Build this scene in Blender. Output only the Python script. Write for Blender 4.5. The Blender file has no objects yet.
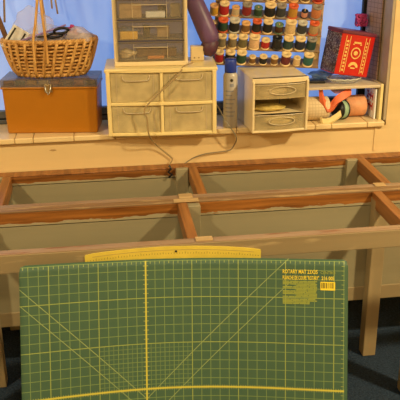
import bpy, bmesh, math, random
from mathutils import Matrix, Vector
random.seed(7)
PI = math.pi
sc = bpy.context.scene
col = sc.collection

# ------------------------------------------------------------------ materials
def new_mat(name):
    m = bpy.data.materials.new(name); m.use_nodes = True
    nt = m.node_tree
    return m, nt, nt.nodes['Principled BSDF']

def plain(name, c, rough=.5, metal=0, alpha=1, spec=.5, var=.0, scale=30, emit=None, bump=0, trans=0):
    """solid colour with a little noise mottling"""
    m, nt, b = new_mat(name)
    b.inputs['Roughness'].default_value = rough
    b.inputs['Metallic'].default_value = metal
    b.inputs['Alpha'].default_value = alpha
    b.inputs['Specular IOR Level'].default_value = spec
    b.inputs['Transmission Weight'].default_value = trans
    tc = nt.nodes.new('ShaderNodeTexCoord')
    n = nt.nodes.new('ShaderNodeTexNoise'); n.inputs['Scale'].default_value = scale; n.inputs['Detail'].default_value = 4
    nt.links.new(tc.outputs['Object'], n.inputs['Vector'])
    r = nt.nodes.new('ShaderNodeValToRGB')
    r.color_ramp.elements[0].position = .3; r.color_ramp.elements[1].position = .7
    lo = [max(0, x*(1-var)) for x in c]; hi = [min(1, x*(1+var)) for x in c]
    r.color_ramp.elements[0].color = (*lo, 1); r.color_ramp.elements[1].color = (*hi, 1)
    nt.links.new(n.outputs['Fac'], r.inputs['Fac'])
    nt.links.new(r.outputs['Color'], b.inputs['Base Color'])
    if bump:
        bp = nt.nodes.new('ShaderNodeBump'); bp.inputs['Strength'].default_value = bump; bp.inputs['Distance'].default_value = .01
        nt.links.new(n.outputs['Fac'], bp.inputs['Height']); nt.links.new(bp.outputs['Normal'], b.inputs['Normal'])
    if emit:
        b.inputs['Emission Color'].default_value = (*emit[0], 1); b.inputs['Emission Strength'].default_value = emit[1]
    return m

def wood(name, dark, light, axis='X', scale=18, rough=.45, worn=None, worn_amt=.62):
    """streaky grain along one axis, optionally with worn patches of another colour"""
    m, nt, b = new_mat(name)
    b.inputs['Roughness'].default_value = rough
    tc = nt.nodes.new('ShaderNodeTexCoord')
    mp = nt.nodes.new('ShaderNodeMapping')
    s = [scale*4]*3; s['XYZ'.index(axis)] = scale*.18
    mp.inputs['Scale'].default_value = s
    nt.links.new(tc.outputs['Object'], mp.inputs['Vector'])
    n = nt.nodes.new('ShaderNodeTexNoise'); n.inputs['Scale'].default_value = 1; n.inputs['Detail'].default_value = 6
    n.inputs['Distortion'].default_value = .4
    nt.links.new(mp.outputs['Vector'], n.inputs['Vector'])
    r = nt.nodes.new('ShaderNodeValToRGB')
    r.color_ramp.elements[0].position = .32; r.color_ramp.elements[1].position = .68
    r.color_ramp.elements[0].color = (*dark, 1); r.color_ramp.elements[1].color = (*light, 1)
    nt.links.new(n.outputs['Fac'], r.inputs['Fac'])
    out = r.outputs['Color']
    if worn:
        mp2 = nt.nodes.new('ShaderNodeMapping'); s2 = [40]*3; s2['XYZ'.index(axis)] = 7
        mp2.inputs['Scale'].default_value = s2
        nt.links.new(tc.outputs['Object'], mp2.inputs['Vector'])
        n2 = nt.nodes.new('ShaderNodeTexNoise'); n2.inputs['Scale'].default_value = 1; n2.inputs['Detail'].default_value = 5
        nt.links.new(mp2.outputs['Vector'], n2.inputs['Vector'])
        r2 = nt.nodes.new('ShaderNodeValToRGB'); r2.color_ramp.elements[0].position = worn_amt-.05; r2.color_ramp.elements[1].position = worn_amt+.05
        nt.links.new(n2.outputs['Fac'], r2.inputs['Fac'])
        mx = nt.nodes.new('ShaderNodeMix'); mx.data_type = 'RGBA'
        nt.links.new(r2.outputs['Color'], mx.inputs['Factor'])
        nt.links.new(out, mx.inputs['A']); mx.inputs['B'].default_value = (*worn, 1)
        out = mx.outputs['Result']
    nt.links.new(out, b.inputs['Base Color'])
    return m

def drip(name, dark, light, paint, zcut, amp):
    """varnished wood whose lower edge is smeared with wall paint at a ragged height zcut"""
    m = wood(name, dark, light, 'X', 16, .4)
    nt = m.node_tree; b = nt.nodes['Principled BSDF']
    src = b.inputs['Base Color'].links[0].from_socket
    tc = nt.nodes.new('ShaderNodeTexCoord'); sp = nt.nodes.new('ShaderNodeSeparateXYZ')
    nt.links.new(tc.outputs['Object'], sp.inputs['Vector'])
    mp = nt.nodes.new('ShaderNodeMapping'); mp.inputs['Scale'].default_value = (14, 14, 60)
    nt.links.new(tc.outputs['Object'], mp.inputs['Vector'])
    n = nt.nodes.new('ShaderNodeTexNoise'); n.inputs['Scale'].default_value = 1; n.inputs['Detail'].default_value = 4
    nt.links.new(mp.outputs['Vector'], n.inputs['Vector'])
    a = nt.nodes.new('ShaderNodeMath'); a.operation = 'MULTIPLY_ADD'; a.inputs[1].default_value = amp; a.inputs[2].default_value = zcut-amp*.5
    nt.links.new(n.outputs['Fac'], a.inputs[0])
    l = nt.nodes.new('ShaderNodeMath'); l.operation = 'LESS_THAN'
    nt.links.new(sp.outputs['Z'], l.inputs[0]); nt.links.new(a.outputs[0], l.inputs[1])
    mx = nt.nodes.new('ShaderNodeMix'); mx.data_type = 'RGBA'
    nt.links.new(l.outputs[0], mx.inputs['Factor']); nt.links.new(src, mx.inputs['A']); mx.inputs['B'].default_value = (*paint, 1)
    nt.links.new(mx.outputs['Result'], b.inputs['Base Color'])
    return m

def grid_mat(name, base, line, sx, sz, w=.08, rough=.5, swap=False, var=.1):
    """rectangular grid of lines on object Y/Z (or X/Z when swap)"""
    m, nt, b = new_mat(name); b.inputs['Roughness'].default_value = rough
    tc = nt.nodes.new('ShaderNodeTexCoord'); sp = nt.nodes.new('ShaderNodeSeparateXYZ')
    nt.links.new(tc.outputs['Object'], sp.inputs['Vector'])
    def mask(sock, s):
        a = nt.nodes.new('ShaderNodeMath'); a.operation = 'DIVIDE'; nt.links.new(sock, a.inputs[0]); a.inputs[1].default_value = s
        f = nt.nodes.new('ShaderNodeMath'); f.operation = 'FLOORED_MODULO'; nt.links.new(a.outputs[0], f.inputs[0]); f.inputs[1].default_value = 1
        c = nt.nodes.new('ShaderNodeMath'); c.operation = 'LESS_THAN'; nt.links.new(f.outputs[0], c.inputs[0]); c.inputs[1].default_value = w
        return c.outputs[0]
    x = mask(sp.outputs['X' if swap else 'Y'], sx); z = mask(sp.outputs['Z'], sz)
    mm = nt.nodes.new('ShaderNodeMath'); mm.operation = 'MAXIMUM'; nt.links.new(x, mm.inputs[0]); nt.links.new(z, mm.inputs[1])
    n = nt.nodes.new('ShaderNodeTexNoise'); n.inputs['Scale'].default_value = 25; nt.links.new(tc.outputs['Object'], n.inputs['Vector'])
    r = nt.nodes.new('ShaderNodeValToRGB'); r.color_ramp.elements[0].color = (*[v*(1-var) for v in base], 1); r.color_ramp.elements[1].color = (*[min(1, v*(1+var)) for v in base], 1)
    nt.links.new(n.outputs['Fac'], r.inputs['Fac'])
    mx = nt.nodes.new('ShaderNodeMix'); mx.data_type = 'RGBA'
    nt.links.new(mm.outputs[0], mx.inputs['Factor']); nt.links.new(r.outputs['Color'], mx.inputs['A']); mx.inputs['B'].default_value = (*line, 1)
    nt.links.new(mx.outputs['Result'], b.inputs['Base Color'])
    return m

M = {}
M['wall'] = plain('cream_wall_paint', (.74, .53, .27), .55, var=.05, scale=6)
M['wallboard'] = wood('cream_painted_board', (.68, .49, .25), (.75, .55, .29), 'X', 5, .5)
M['tile'] = plain('cream_glazed_tile', (.76, .58, .32), .28, var=.06, scale=12)
M['grout'] = plain('tile_grout', (.38, .27, .15), .8)
M['ceiling'] = plain('ceiling_paint', (.75, .7, .6), .8)
M['carpet'] = plain('navy_carpet', (.021, .034, .060), .95, var=.45, scale=160, spec=.1, bump=.6)
M['jamb'] = plain('jamb_paint', (.40, .32, .22), .5, var=.06)
M['frame_metal'] = plain('dark_window_frame', (.10, .11, .13), .4, metal=.3, var=.1)
M['frame_black'] = plain('black_window_seal', (.012, .012, .014), .6)
M['tpaint'] = wood('grey_beige_table_paint', (.275, .235, .145), (.32, .275, .175), 'X', 4, .5)
M['fpaint'] = wood('tan_table_paint', (.26, .195, .108), (.30, .225, .125), 'X', 5, .5, worn=(.38, .29, .165), worn_amt=.66)
M['worn_top'] = wood('worn_rail_top', (.20, .112, .052), (.29, .18, .09), 'X', 14, .5, worn=(.44, .31, .16), worn_amt=.62)
M['ptop'] = wood('pinkish_rail_top', (.25, .16, .10), (.34, .23, .15), 'X', 16, .5, worn=(.22, .10, .045), worn_amt=.62)
M['orange'] = wood('orange_varnished_wood', (.17, .06, .013), (.35, .14, .035), 'Y', 14, .38)
M['face_mid'] = drip('varnished_face_with_paint_smear', (.13, .042, .008), (.38, .145, .03), (.37, .31, .20), .637, .036)
M['face_back'] = drip('varnished_back_face_with_paint_smear', (.12, .04, .008), (.34, .13, .03), (.37, .31, .20), .6495, .026)
M['legwood'] = wood('tan_leg_wood', (.29, .215, .115), (.34, .25, .135), 'Z', 8, .5, worn=(.36, .23, .11), worn_amt=.68)
M['chip'] = wood('bare_pale_wood', (.40, .26, .12), (.52, .36, .18), 'X', 20, .6)
M['dark'] = plain('dark_gap', (.02, .014, .008), .9)
M['ruler'] = plain('translucent_yellow_plastic', (.72, .56, .09), .3, var=.05)
M['ink'] = plain('black_ink', (.03, .025, .01), .6)
M['cream_plastic'] = plain('cream_plastic', (.82, .66, .32), .38, var=.03)
M['ivory_plastic'] = plain('ivory_plastic', (.76, .62, .38), .4, var=.03)
M['frost'] = plain('frosted_drawer_plastic', (.70, .57, .31), .3, alpha=.58, var=.18, scale=22)
M['clear_drawer'] = plain('smoky_clear_plastic', (.50, .42, .31), .10, alpha=.17, var=.1)
M['clear_edge'] = plain('clear_plastic_edge', (.66, .55, .38), .2, alpha=.75)
M['smoky_edge'] = plain('smoky_plastic_edge', (.20, .16, .11), .25, alpha=.9)
M['amber'] = plain('amber_plastic', (.41, .155, .006), .38, var=.04, scale=8)
M['lid'] = plain('smoky_lid_plastic', (.22, .18, .15), .12, alpha=.42, var=.25, scale=18)
M['brass'] = plain('dull_brass', (.42, .30, .14), .35, metal=.8, var=.2)
M['wicker'] = wood('wicker_cane', (.46, .225, .055), (.78, .47, .16), 'Z', 30, .5)
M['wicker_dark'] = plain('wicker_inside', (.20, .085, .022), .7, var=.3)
M['black'] = plain('black_plastic', (.012, .012, .014), .35)
M['white'] = plain('white_paper', (.78, .80, .84), .6, var=.04)
M['lilac'] = plain('lilac_plastic', (.35, .22, .50), .4, var=.1)
M['steel'] = plain('steel', (.5, .5, .5), .3, metal=.9)
M['tanstick'] = plain('tan_cord', (.45, .30, .16), .6, var=.15)
M['brownwood'] = wood('dark_brown_wood', (.10, .045, .018), (.20, .09, .035), 'Z', 15, .5)
M['cord'] = plain('tan_cord_plastic', (.34, .24, .12), .4)
M['greycord'] = plain('grey_cable_plastic', (.22, .18, .12), .4)
M['rackwood'] = wood('pale_rack_wood', (.45, .29, .12), (.62, .42, .19), 'X', 14, .5)
M['rackledge'] = wood('shaded_rack_ledge', (.22,.13,.06), (.34,.21,.10), 'X', 14, .5)  # rack wood with the shade on the ledges put into its colour
M['can'] = plain('white_can', (.50, .47, .45), .28, var=.04)
M['blue_cap'] = plain('blue_cap', (.008,.035,.33), .3)
M['print_blue'] = plain('grey_blue_print', (.30, .31, .38), .5)
M['red'] = plain('red_lacquer', (.52, .010, .008), .3, var=.06)
M['gold'] = plain('gold_print', (.80, .52, .16), .4, var=.15, scale=120)
M['darkpurple'] = plain('dark_purple_lacquer', (.14, .02, .05), .4, var=.2)
M['purple'] = plain('mauve_cloth', (.13, .065, .17), .42, var=.12, scale=15)
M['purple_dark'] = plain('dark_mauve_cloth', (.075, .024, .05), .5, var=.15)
M['yarn'] = plain('magenta_yarn', (.42, .04, .20), .8, var=.3, scale=90)
M['coral'] = plain('coral_ribbon', (.76, .16, .06), .5, var=.1, scale=40)
M['peach'] = plain('peach_ribbon', (.66, .30, .15), .6, var=.12, scale=60)
M['mint'] = plain('mint_ribbon', (.33, .50, .36), .45, var=.1)
M['clearglass'] = plain('clear_glass', (.62, .64, .60), .08, alpha=.35, var=.1)
M['glassrim'] = plain('glass_rim', (.75, .78, .74), .1, alpha=.75)
M['blue_bag'] = plain('blue_plastic_bag', (.16, .30, .62), .3, alpha=.8, var=.3, scale=25)
M['redprint'] = plain('red_print', (.55, .03, .03), .5)
M['shelfwood'] = plain('shelf_paint', (.62, .52, .38), .45, var=.05)
M['print_yellow'] = plain('yellow_mat_print', (.62, .52, .07), .5)
M['print_olive'] = plain('olive_mat_print', (.27, .31, .055), .5)
M['print_bright'] = plain('bright_yellow_label', (.80, .62, .04), .5)
M['yellowbox'] = plain('yellow_card', (.75, .45, .06), .5, var=.1)
M['orangebits'] = plain('orange_plastic', (.62, .20, .03), .4)
M['grid'] = grid_mat('gridded_board', (.37, .25, .19), (.19, .12, .085), .022, .0185, .12)
M['woven'] = grid_mat('cream_woven_cloth', (.72, .58, .38), (.60, .46, .28), .012, .012, .18, .8, True)

def pattern_mat():
    m, nt, b = new_mat('black_scroll_pattern'); b.inputs['Roughness'].default_value = .35
    tc = nt.nodes.new('ShaderNodeTexCoord')
    v = nt.nodes.new('ShaderNodeTexNoise'); v.inputs['Scale'].default_value = 75; v.inputs['Detail'].default_value = 2; v.inputs['Distortion'].default_value = 2.5
    nt.links.new(tc.outputs['Object'], v.inputs['Vector'])
    r = nt.nodes.new('ShaderNodeValToRGB'); e = r.color_ramp.elements
    e[0].position = .42; e[0].color = (.02, .012, .016, 1); e[1].position = .62; e[1].color = (.34, .35, .37, 1)
    x = e.new(.52); x.color = (.13, .05, .07, 1)
    nt.links.new(v.outputs['Fac'], r.inputs['Fac']); nt.links.new(r.outputs['Color'], b.inputs['Base Color'])
    return m
M['scroll'] = pattern_mat()

def bag_mat():
    m, nt, b = new_mat('clear_bag_plastic')
    b.inputs['Roughness'].default_value = .25; b.inputs['Alpha'].default_value = .24
    tc = nt.nodes.new('ShaderNodeTexCoord')
    n = nt.nodes.new('ShaderNodeTexNoise'); n.inputs['Scale'].default_value = 14; n.inputs['Detail'].default_value = 3
    nt.links.new(tc.outputs['Object'], n.inputs['Vector'])
    r = nt.nodes.new('ShaderNodeValToRGB'); e = r.color_ramp.elements
    e[0].position = .35; e[0].color = (.62, .58, .78, 1); e[1].position = .65; e[1].color = (.85, .82, .88, 1)
    nt.links.new(n.outputs['Fac'], r.inputs['Fac']); nt.links.new(r.outputs['Color'], b.inputs['Base Color'])
    bp = nt.nodes.new('ShaderNodeBump'); bp.inputs['Strength'].default_value = .6; bp.inputs['Distance'].default_value = .01
    nt.links.new(n.outputs['Fac'], bp.inputs['Height']); nt.links.new(bp.outputs['Normal'], b.inputs['Normal'])
    return m
M['bag'] = bag_mat()

def pane_mat():
    """frosted pane lit by the blue dusk outside"""
    m, nt, b = new_mat('frosted_window_pane')
    b.inputs['Base Color'].default_value = (.25, .33, .5, 1); b.inputs['Roughness'].default_value = .4
    tc = nt.nodes.new('ShaderNodeTexCoord')
    mp = nt.nodes.new('ShaderNodeMapping'); mp.inputs['Scale'].default_value = (9, 1, 2.2)
    nt.links.new(tc.outputs['Object'], mp.inputs['Vector'])
    n = nt.nodes.new('ShaderNodeTexNoise'); n.inputs['Scale'].default_value = 1.2; n.inputs['Detail'].default_value = 3
    nt.links.new(mp.outputs['Vector'], n.inputs['Vector'])
    r = nt.nodes.new('ShaderNodeValToRGB'); e = r.color_ramp.elements
    e[0].position = .35; e[0].color = (.115, .265, .69, 1); e[1].position = .7; e[1].color = (.25, .385, .76, 1)
    nt.links.new(n.outputs['Fac'], r.inputs['Fac']); nt.links.new(r.outputs['Color'], b.inputs['Emission Color'])
    b.inputs['Emission Strength'].default_value = .82
    return m
M['pane'] = pane_mat()

def mat_mat():
    """green cutting mat: yellow inch grid drawn from the mat's own UV (u = column, v = row)"""
    m, nt, b = new_mat('green_cutting_mat'); b.inputs['Roughness'].default_value = .55
    L = nt.links
    uv = nt.nodes.new('ShaderNodeUVMap'); uv.uv_map = 'grid'
    sp = nt.nodes.new('ShaderNodeSeparateXYZ'); L.new(uv.outputs['UV'], sp.inputs['Vector'])
    u, v = sp.outputs['X'], sp.outputs['Y']
    def mt(op, a, c=None, d=None):
        n = nt.nodes.new('ShaderNodeMath'); n.operation = op
        for k, x in enumerate((a, c, d)):
            if x is None: continue
            if isinstance(x, (int, float)): n.inputs[k].default_value = x
            else: L.new(x, n.inputs[k])
        return n.outputs[0]
    def per(s, p, off, w):        # periodic line of half width w (in cells)
        t = mt('FLOORED_MODULO', mt('ADD', s, p*.5-off), p)
        return mt('LESS_THAN', mt('ABSOLUTE', mt('SUBTRACT', t, p*.5)), w)
    def at(s, x, w): return mt('LESS_THAN', mt('ABSOLUTE', mt('SUBTRACT', s, x)), w)
    def rng(s, a, c): return mt('MULTIPLY', mt('GREATER_THAN', s, a), mt('LESS_THAN', s, c))
    mul = lambda *x: x[0] if len(x) == 1 else mt('MULTIPLY', x[0], mul(*x[1:]))
    mx = lambda *x: x[0] if len(x) == 1 else mt('MAXIMUM', x[0], mx(*x[1:]))
    inside = mul(rng(u, -.9, 33.08), rng(v, -.05, 23.08))
    thin = mul(inside, mx(per(u, 1, 0, .034), per(v, 1, 0, .034)))
    half = mul(rng(u, 7, 17), rng(v, 9, 14), mx(per(u, .5, 0, .035), per(v, .5, 0, .035)))
    med = mul(inside, mx(per(u, 5, 2, .045), per(v, 5, 4, .045)))
    dg = mx(mul(at(mt('ADD', u, v), 27.1, .055), mt('LESS_THAN', v, 15.1)),
            mul(at(mt('ADD', u, v), 29.8, .05), rng(v, 2.5, 17.8)),
            mul(at(mt('SUBTRACT', v, u), 3.1, .055), mt('LESS_THAN', v, 15.1)),
            mul(at(mt('SUBTRACT', v, u), 4.8, .05), mt('LESS_THAN', v, 17.8)))
    ticks = mx(mul(rng(v, 0, .28), per(u, .5, 0, .035)), mul(rng(u, 32.75, 33.05), per(v, .5, 0, .035)),
               mul(at(u, 12, .28), per(v, .5, 0, .05)), mul(at(v, 14, .22), per(u, .25, 0, .045)))
    ticks = mul(ticks, inside)
    bold = mul(inside, mx(at(u, 12, .085), at(v, 14, .095)))
    def mixc(fac, a, colr):
        n = nt.nodes.new('ShaderNodeMix'); n.data_type = 'RGBA'; L.new(fac, n.inputs['Factor'])
        if isinstance(a, tuple): n.inputs['A'].default_value = a
        else: L.new(a, n.inputs['A'])
        n.inputs['B'].default_value = colr
        return n.outputs['Result']
    ns = nt.nodes.new('ShaderNodeTexNoise'); ns.inputs['Scale'].default_value = .35; ns.inputs['Detail'].default_value = 5
    L.new(uv.outputs['UV'], ns.inputs['Vector'])
    r = nt.nodes.new('ShaderNodeValToRGB')
    r.color_ramp.elements[0].color = (.039, .092, .055, 1); r.color_ramp.elements[1].color = (.049, .107, .064, 1)
    L.new(ns.outputs['Fac'], r.inputs['Fac'])
    c = mixc(half, r.outputs['Color'], (.115, .185, .075, 1))
    c = mixc(thin, c, (.165, .245, .085, 1))
    c = mixc(dg, c, (.24, .31, .12, 1))
    c = mixc(ticks, c, (.24, .29, .08, 1))
    c = mixc(med, c, (.25, .31, .08, 1))
    c = mixc(bold, c, (.50, .45, .06, 1))
    L.new(c, b.inputs['Base Color'])
    return m
M['mat'] = mat_mat()

# ------------------------------------------------------------------ mesh helpers
class MB:
    def __init__(s): s.bm = bmesh.new()
    def _mi(s, faces, mi):
        for f in faces: f.material_index = mi
    def box(s, a, b, mi=0, bev=0, mat=None, seg=2):
        x0, y0, z0 = a; x1, y1, z1 = b
        vs = [s.bm.verts.new(p) for p in ((x0,y0,z0),(x1,y0,z0),(x1,y1,z0),(x0,y1,z0),(x0,y0,z1),(x1,y0,z1),(x1,y1,z1),(x0,y1,z1))]
        fs = [s.bm.faces.new([vs[i] for i in q]) for q in ((3,2,1,0),(4,5,6,7),(0,1,5,4),(1,2,6,5),(2,3,7,6),(3,0,4,7))]
        s._mi(fs, mi)
        if mat is not None: bmesh.ops.transform(s.bm, matrix=mat, verts=vs)
        if bev:
            es = list({e for f in fs for e in f.edges})
            bmesh.ops.bevel(s.bm, geom=es, offset=bev, segments=seg, profile=.5, affect='EDGES')
        return s
    def tube(s, pts, r, n=8, closed=False, mi=0, caps=True):
        pts = [Vector(p) for p in pts]; N = len(pts); rings = []
        rr = r if isinstance(r, (list, tuple)) else [r]*N
        ref = None
        for i, p in enumerate(pts):
            if closed: t = pts[(i+1) % N]-pts[i-1]
            else: t = pts[min(i+1, N-1)]-pts[max(i-1, 0)]
            t.normalize()
            if ref is None:
                ref = Vector((0, 0, 1)) if abs(t.z) < .9 else Vector((1, 0, 0))
            u = (ref-t*ref.dot(t)).normalized(); w = t.cross(u); ref = u
            rings.append([s.bm.verts.new(p+u*math.cos(2*PI*k/n)*rr[i]+w*math.sin(2*PI*k/n)*rr[i]) for k in range(n)])
        for i in range(N if closed else N-1):
            A, B = rings[i], rings[(i+1) % N]
            for k in range(n):
                f = s.bm.faces.new((A[k], A[(k+1) % n], B[(k+1) % n], B[k])); f.material_index = mi; f.smooth = True
        if caps and not closed:
            s.bm.faces.new(rings[0][::-1]).material_index = mi; s.bm.faces.new(rings[-1]).material_index = mi
        return s
    def lathe(s, prof, n=24, mi=0, mat=None, sx=1, sy=1, smooth=True):
        """prof: (r, z) list; r = 0 closes"""
        rings = []; allv = []
        for r, z in prof:
            if r <= 1e-6: ring = [s.bm.verts.new((0, 0, z))]
            else: ring = [s.bm.verts.new((r*sx*math.cos(2*PI*k/n), r*sy*math.sin(2*PI*k/n), z)) for k in range(n)]
            rings.append(ring); allv += ring
        for A, B in zip(rings, rings[1:]):
            for k in range(n):
                k2 = (k+1) % n
                if len(A) == 1 and len(B) == 1: continue
                if len(A) == 1: f = s.bm.faces.new((A[0], B[k2], B[k]))
                elif len(B) == 1: f = s.bm.faces.new((A[k], A[k2], B[0]))
                else: f = s.bm.faces.new((A[k], A[k2], B[k2], B[k]))
                f.material_index = mi; f.smooth = smooth
        if mat is not None: bmesh.ops.transform(s.bm, matrix=mat, verts=allv)
        return s
    def prism(s, poly, y0, y1, mi=0, mat=None):
        """polygon in XZ extruded along Y"""
        A = [s.bm.verts.new((x, y0, z)) for x, z in poly]; B = [s.bm.verts.new((x, y1, z)) for x, z in poly]
        n = len(poly); fs = [s.bm.faces.new(A), s.bm.faces.new(B[::-1])]
        for k in range(n): fs.append(s.bm.faces.new((A[k], B[k], B[(k+1) % n], A[(k+1) % n])))
        s._mi(fs, mi)
        if mat is not None: bmesh.ops.transform(s.bm, matrix=mat, verts=A+B)
        return s
    def blob(s, c, r, seed=0, amp=.2, mi=0, n=3):
        res = bmesh.ops.create_icosphere(s.bm, subdivisions=n, radius=1)
        rnd = random.Random(seed); ph = [rnd.uniform(0, 6.28) for _ in range(6)]
        for v in res['verts']:
            p = v.co.copy()
            k = 1+amp*(math.sin(3*p.x+ph[0])*math.cos(4*p.z+ph[1])+.5*math.sin(7*p.y+5*p.x+ph[2])+.4*math.sin(9*p.z+6*p.x+ph[3]))
            v.co = Vector((c[0]+p.x*k*r[0], c[1]+p.y*k*r[1], c[2]+p.z*k*r[2]))
            for f in v.link_faces: f.smooth = True; f.material_index = mi
        return s
    def build(s, name, mats, parent=None):
        me = bpy.data.meshes.new(name)
        bmesh.ops.recalc_face_normals(s.bm, faces=s.bm.faces[:])
        s.bm.to_mesh(me); s.bm.free()
        for m in (mats if isinstance(mats, (list, tuple)) else [mats]): me.materials.append(M[m] if isinstance(m, str) else m)
        o = bpy.data.objects.new(name, me); col.objects.link(o)
        if parent is not None: o.parent = parent
        return o

def tag(o, label, cat, group=None, kind=None):
    o['label'] = label; o['category'] = cat
    if group: o['group'] = group
    if kind: o['kind'] = kind
    return o
def thing(name, label, cat, loc=(0,0,0), rot=(0,0,0), group=None):
    o = bpy.data.objects.new(name, None); o.empty_display_size = .05; col.objects.link(o)
    o.location = loc; o.rotation_euler = rot
    return tag(o, label, cat, group)
def single(mb, name, mats, label, cat, loc=(0,0,0), rot=(0,0,0), group=None):
    o = mb.build(name, mats); o.location = loc; o.rotation_euler = rot
    return tag(o, label, cat, group)
def struct(mb, name, mats, parent=None):
    o = mb.build(name, mats, parent)
    if parent is None: o['kind'] = 'structure'
    return o
def spline(pts, n=8):
    """Catmull-Rom through the points"""
    P = [Vector(p) for p in pts]; P = [P[0]*2-P[1]]+P+[P[-1]*2-P[-2]]; out = []
    for i in range(1, len(P)-2):
        for k in range(n):
            t = k/n; a, b, c, d = P[i-1], P[i], P[i+1], P[i+2]
            out.append(.5*((2*b)+(c-a)*t+(2*a-5*b+4*c-d)*t*t+(3*b-a-3*c+d)*t**3))
    out.append(P[-2]); return out
def text_bm(body, size, bold=.0):
    cu = bpy.data.curves.new('lettering', 'FONT'); cu.body = body; cu.size = size; cu.resolution_u = 2; cu.offset = bold
    o = bpy.data.objects.new('lettering', cu); col.objects.link(o)
    dg = bpy.context.evaluated_depsgraph_get(); me = bpy.data.meshes.new_from_object(o.evaluated_get(dg))
    bm = bmesh.new(); bm.from_mesh(me)
    bpy.data.objects.remove(o); bpy.data.curves.remove(cu); bpy.data.meshes.remove(me)
    return bm

# ------------------------------------------------------------------ setting
YW = 2.713; ZS = .813; ZF = .030
struct(MB().box((-2.6,-1.4,-.02),(2.9,3.05,ZF)), 'floor', 'carpet')
struct(MB().box((-2.6,-1.4,2.45),(2.9,3.05,2.5)), 'ceiling', 'ceiling')
wb = MB()
wb.box((-2.6,YW,0),(2.9,3.05,ZS-.021))
wb.box((1.103,YW,ZS-.021),(2.9,3.05,2.45))
wb.box((-2.6,YW,ZS-.021),(-.95,3.05,2.45))
wb.box((-.95,YW,1.95),(1.103,3.05,2.45))
struct(wb, 'wall_back', 'wallboard')
struct(MB().box((-2.65,-1.4,0),(-2.6,3.05,2.45)), 'wall_left', 'wall')
struct(MB().box((2.9,-1.4,0),(2.95,3.05,2.45)), 'wall_right', 'wall')
struct(MB().box((-2.6,-1.45,0),(2.9,-1.4,2.45)), 'wall_front', 'wall')
struct(MB().box((1.092,YW+.002,ZS),(1.1025,2.93,1.95)), 'trim_1', 'jamb')          # side lining of the window recess
s = MB()                                                                        # tiled sill with bullnose edge
x = -.95
edges = [-.95,-.80,-.645,-.49,-.335,-.268,-.118,.035,.19,.345,.50,.655,.81,.875,1.02,1.0915]
for a, b_ in zip(edges, edges[1:]):
    s.box((a+.001,2.694,ZS-.021),(b_-.001,2.905,ZS), 0, .004)
s.box((-.95,2.698,ZS-.020),(1.091,2.93,ZS-.003), 1)
struct(s, 'trim_2', ['tile','grout'])
struct(MB().box((1.058,YW-.004,.69),(1.0695,YW,ZS-.021)), 'trim_3', 'wallboard')       # batten over the board joint
struct(MB().blob((-.2,YW-.0004,.757),(.012,.0012,.004),3,.1), 'trim_4', 'chip')   # knot showing through the paint
# window
w = thing('window_1','blue frosted window with dark metal frame above the tiled sill','window'); w['kind']='structure'
for k in ('label','category'): del w[k]
fr = MB()
fr.box((-.95,2.905,ZS),(1.092,2.955,ZS+.016),0,.002).box((-.95,2.912,ZS+.021),(1.092,2.955,ZS+.05),0,.002)
fr.box((1.05,2.915,ZS+.05),(1.092,2.955,1.95),1); fr.box((-.95,2.915,ZS+.05),(-.91,2.955,1.95),0); fr.box((-.95,2.915,1.91),(1.092,2.955,1.95),0)
fr.box((-.95,2.92,ZS+.015),(1.092,2.955,ZS+.022),1)
fr.build('window_frame',['frame_metal','frame_black'],w)
MB().box((-.92,2.935,ZS+.04),(1.06,2.942,1.92)).build('pane','pane',w)

# ------------------------------------------------------------------ table frame
ZT = .68
T = thing('table_frame','long topless wooden table frame with open compartments, against the cream wall','table frame')
XA, XB = -1.15, 1.68
def rail(y0, y1, z0, mats, name='rail', thick=.02):
    mb = MB()
    mb.box((XA,y0,ZT-thick),(XB,y1,ZT),0,.0025)
    return mb.build(name, mats, T)
# front rail: painted board, worn top edge
fb = MB().box((XA,1.98,ZT-.061),(XB,2.008,ZT-.003),0,.002)
f = fb.build('front_rail','fpaint',T); f['label']='painted front rail of the table frame'
MB().box((XA,1.982,ZT-.0032),(XB,2.012,ZT),0,.001).build('rail_top','ptop',f)
# middle and back rails: two-board top, varnished face, painted panel hanging below
mid = MB().box((XA,2.3085,.626),(XB,2.345,ZT-.006),0,.0015).build('middle_rail','face_mid',T)
MB().box((XA,2.3075,ZT-.0058),(XB,2.343,ZT),0,.0015).build('rail_top','worn_top',mid)
MB().box((XA,2.3455,ZT-.016),(XB,2.376,ZT-.001),0,.003).build('rail_top','ptop',mid)
MB().box((XA,2.3115,.30),(XB,2.330,.6225),0,.001).build('panel','tpaint',T)
MB().box((XA,2.3095,.245),(XB,2.335,.302),0,.003).build('bottom_trim','fpaint',T)
bk = MB().box((XA,2.664,.640),(XB,2.700,ZT-.008),0,.0015).build('back_rail','face_back',T)
MB().box((XA,2.662,ZT-.0078),(XB,2.709,ZT),0,.003).build('rail_top','orange',bk)
MB().box((XA,2.668,.24),(XB,2.690,.6365),0,.001).build('panel','tpaint',T)
# dividers
DF = [-1.14,-.460,.226,.9085,1.645]; DB = [-1.05,-.389,.306,.973,1.645]
for x0 in DF: MB().box((x0,2.006,ZT-.054),(x0+.033,2.3045,ZT-.001),0,.003).build('divider','orange',T)
for x0 in DB: MB().box((x0,2.376,ZT-.054),(x0+.033,2.664,ZT-.001),0,.003).build('divider','orange',T)
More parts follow.
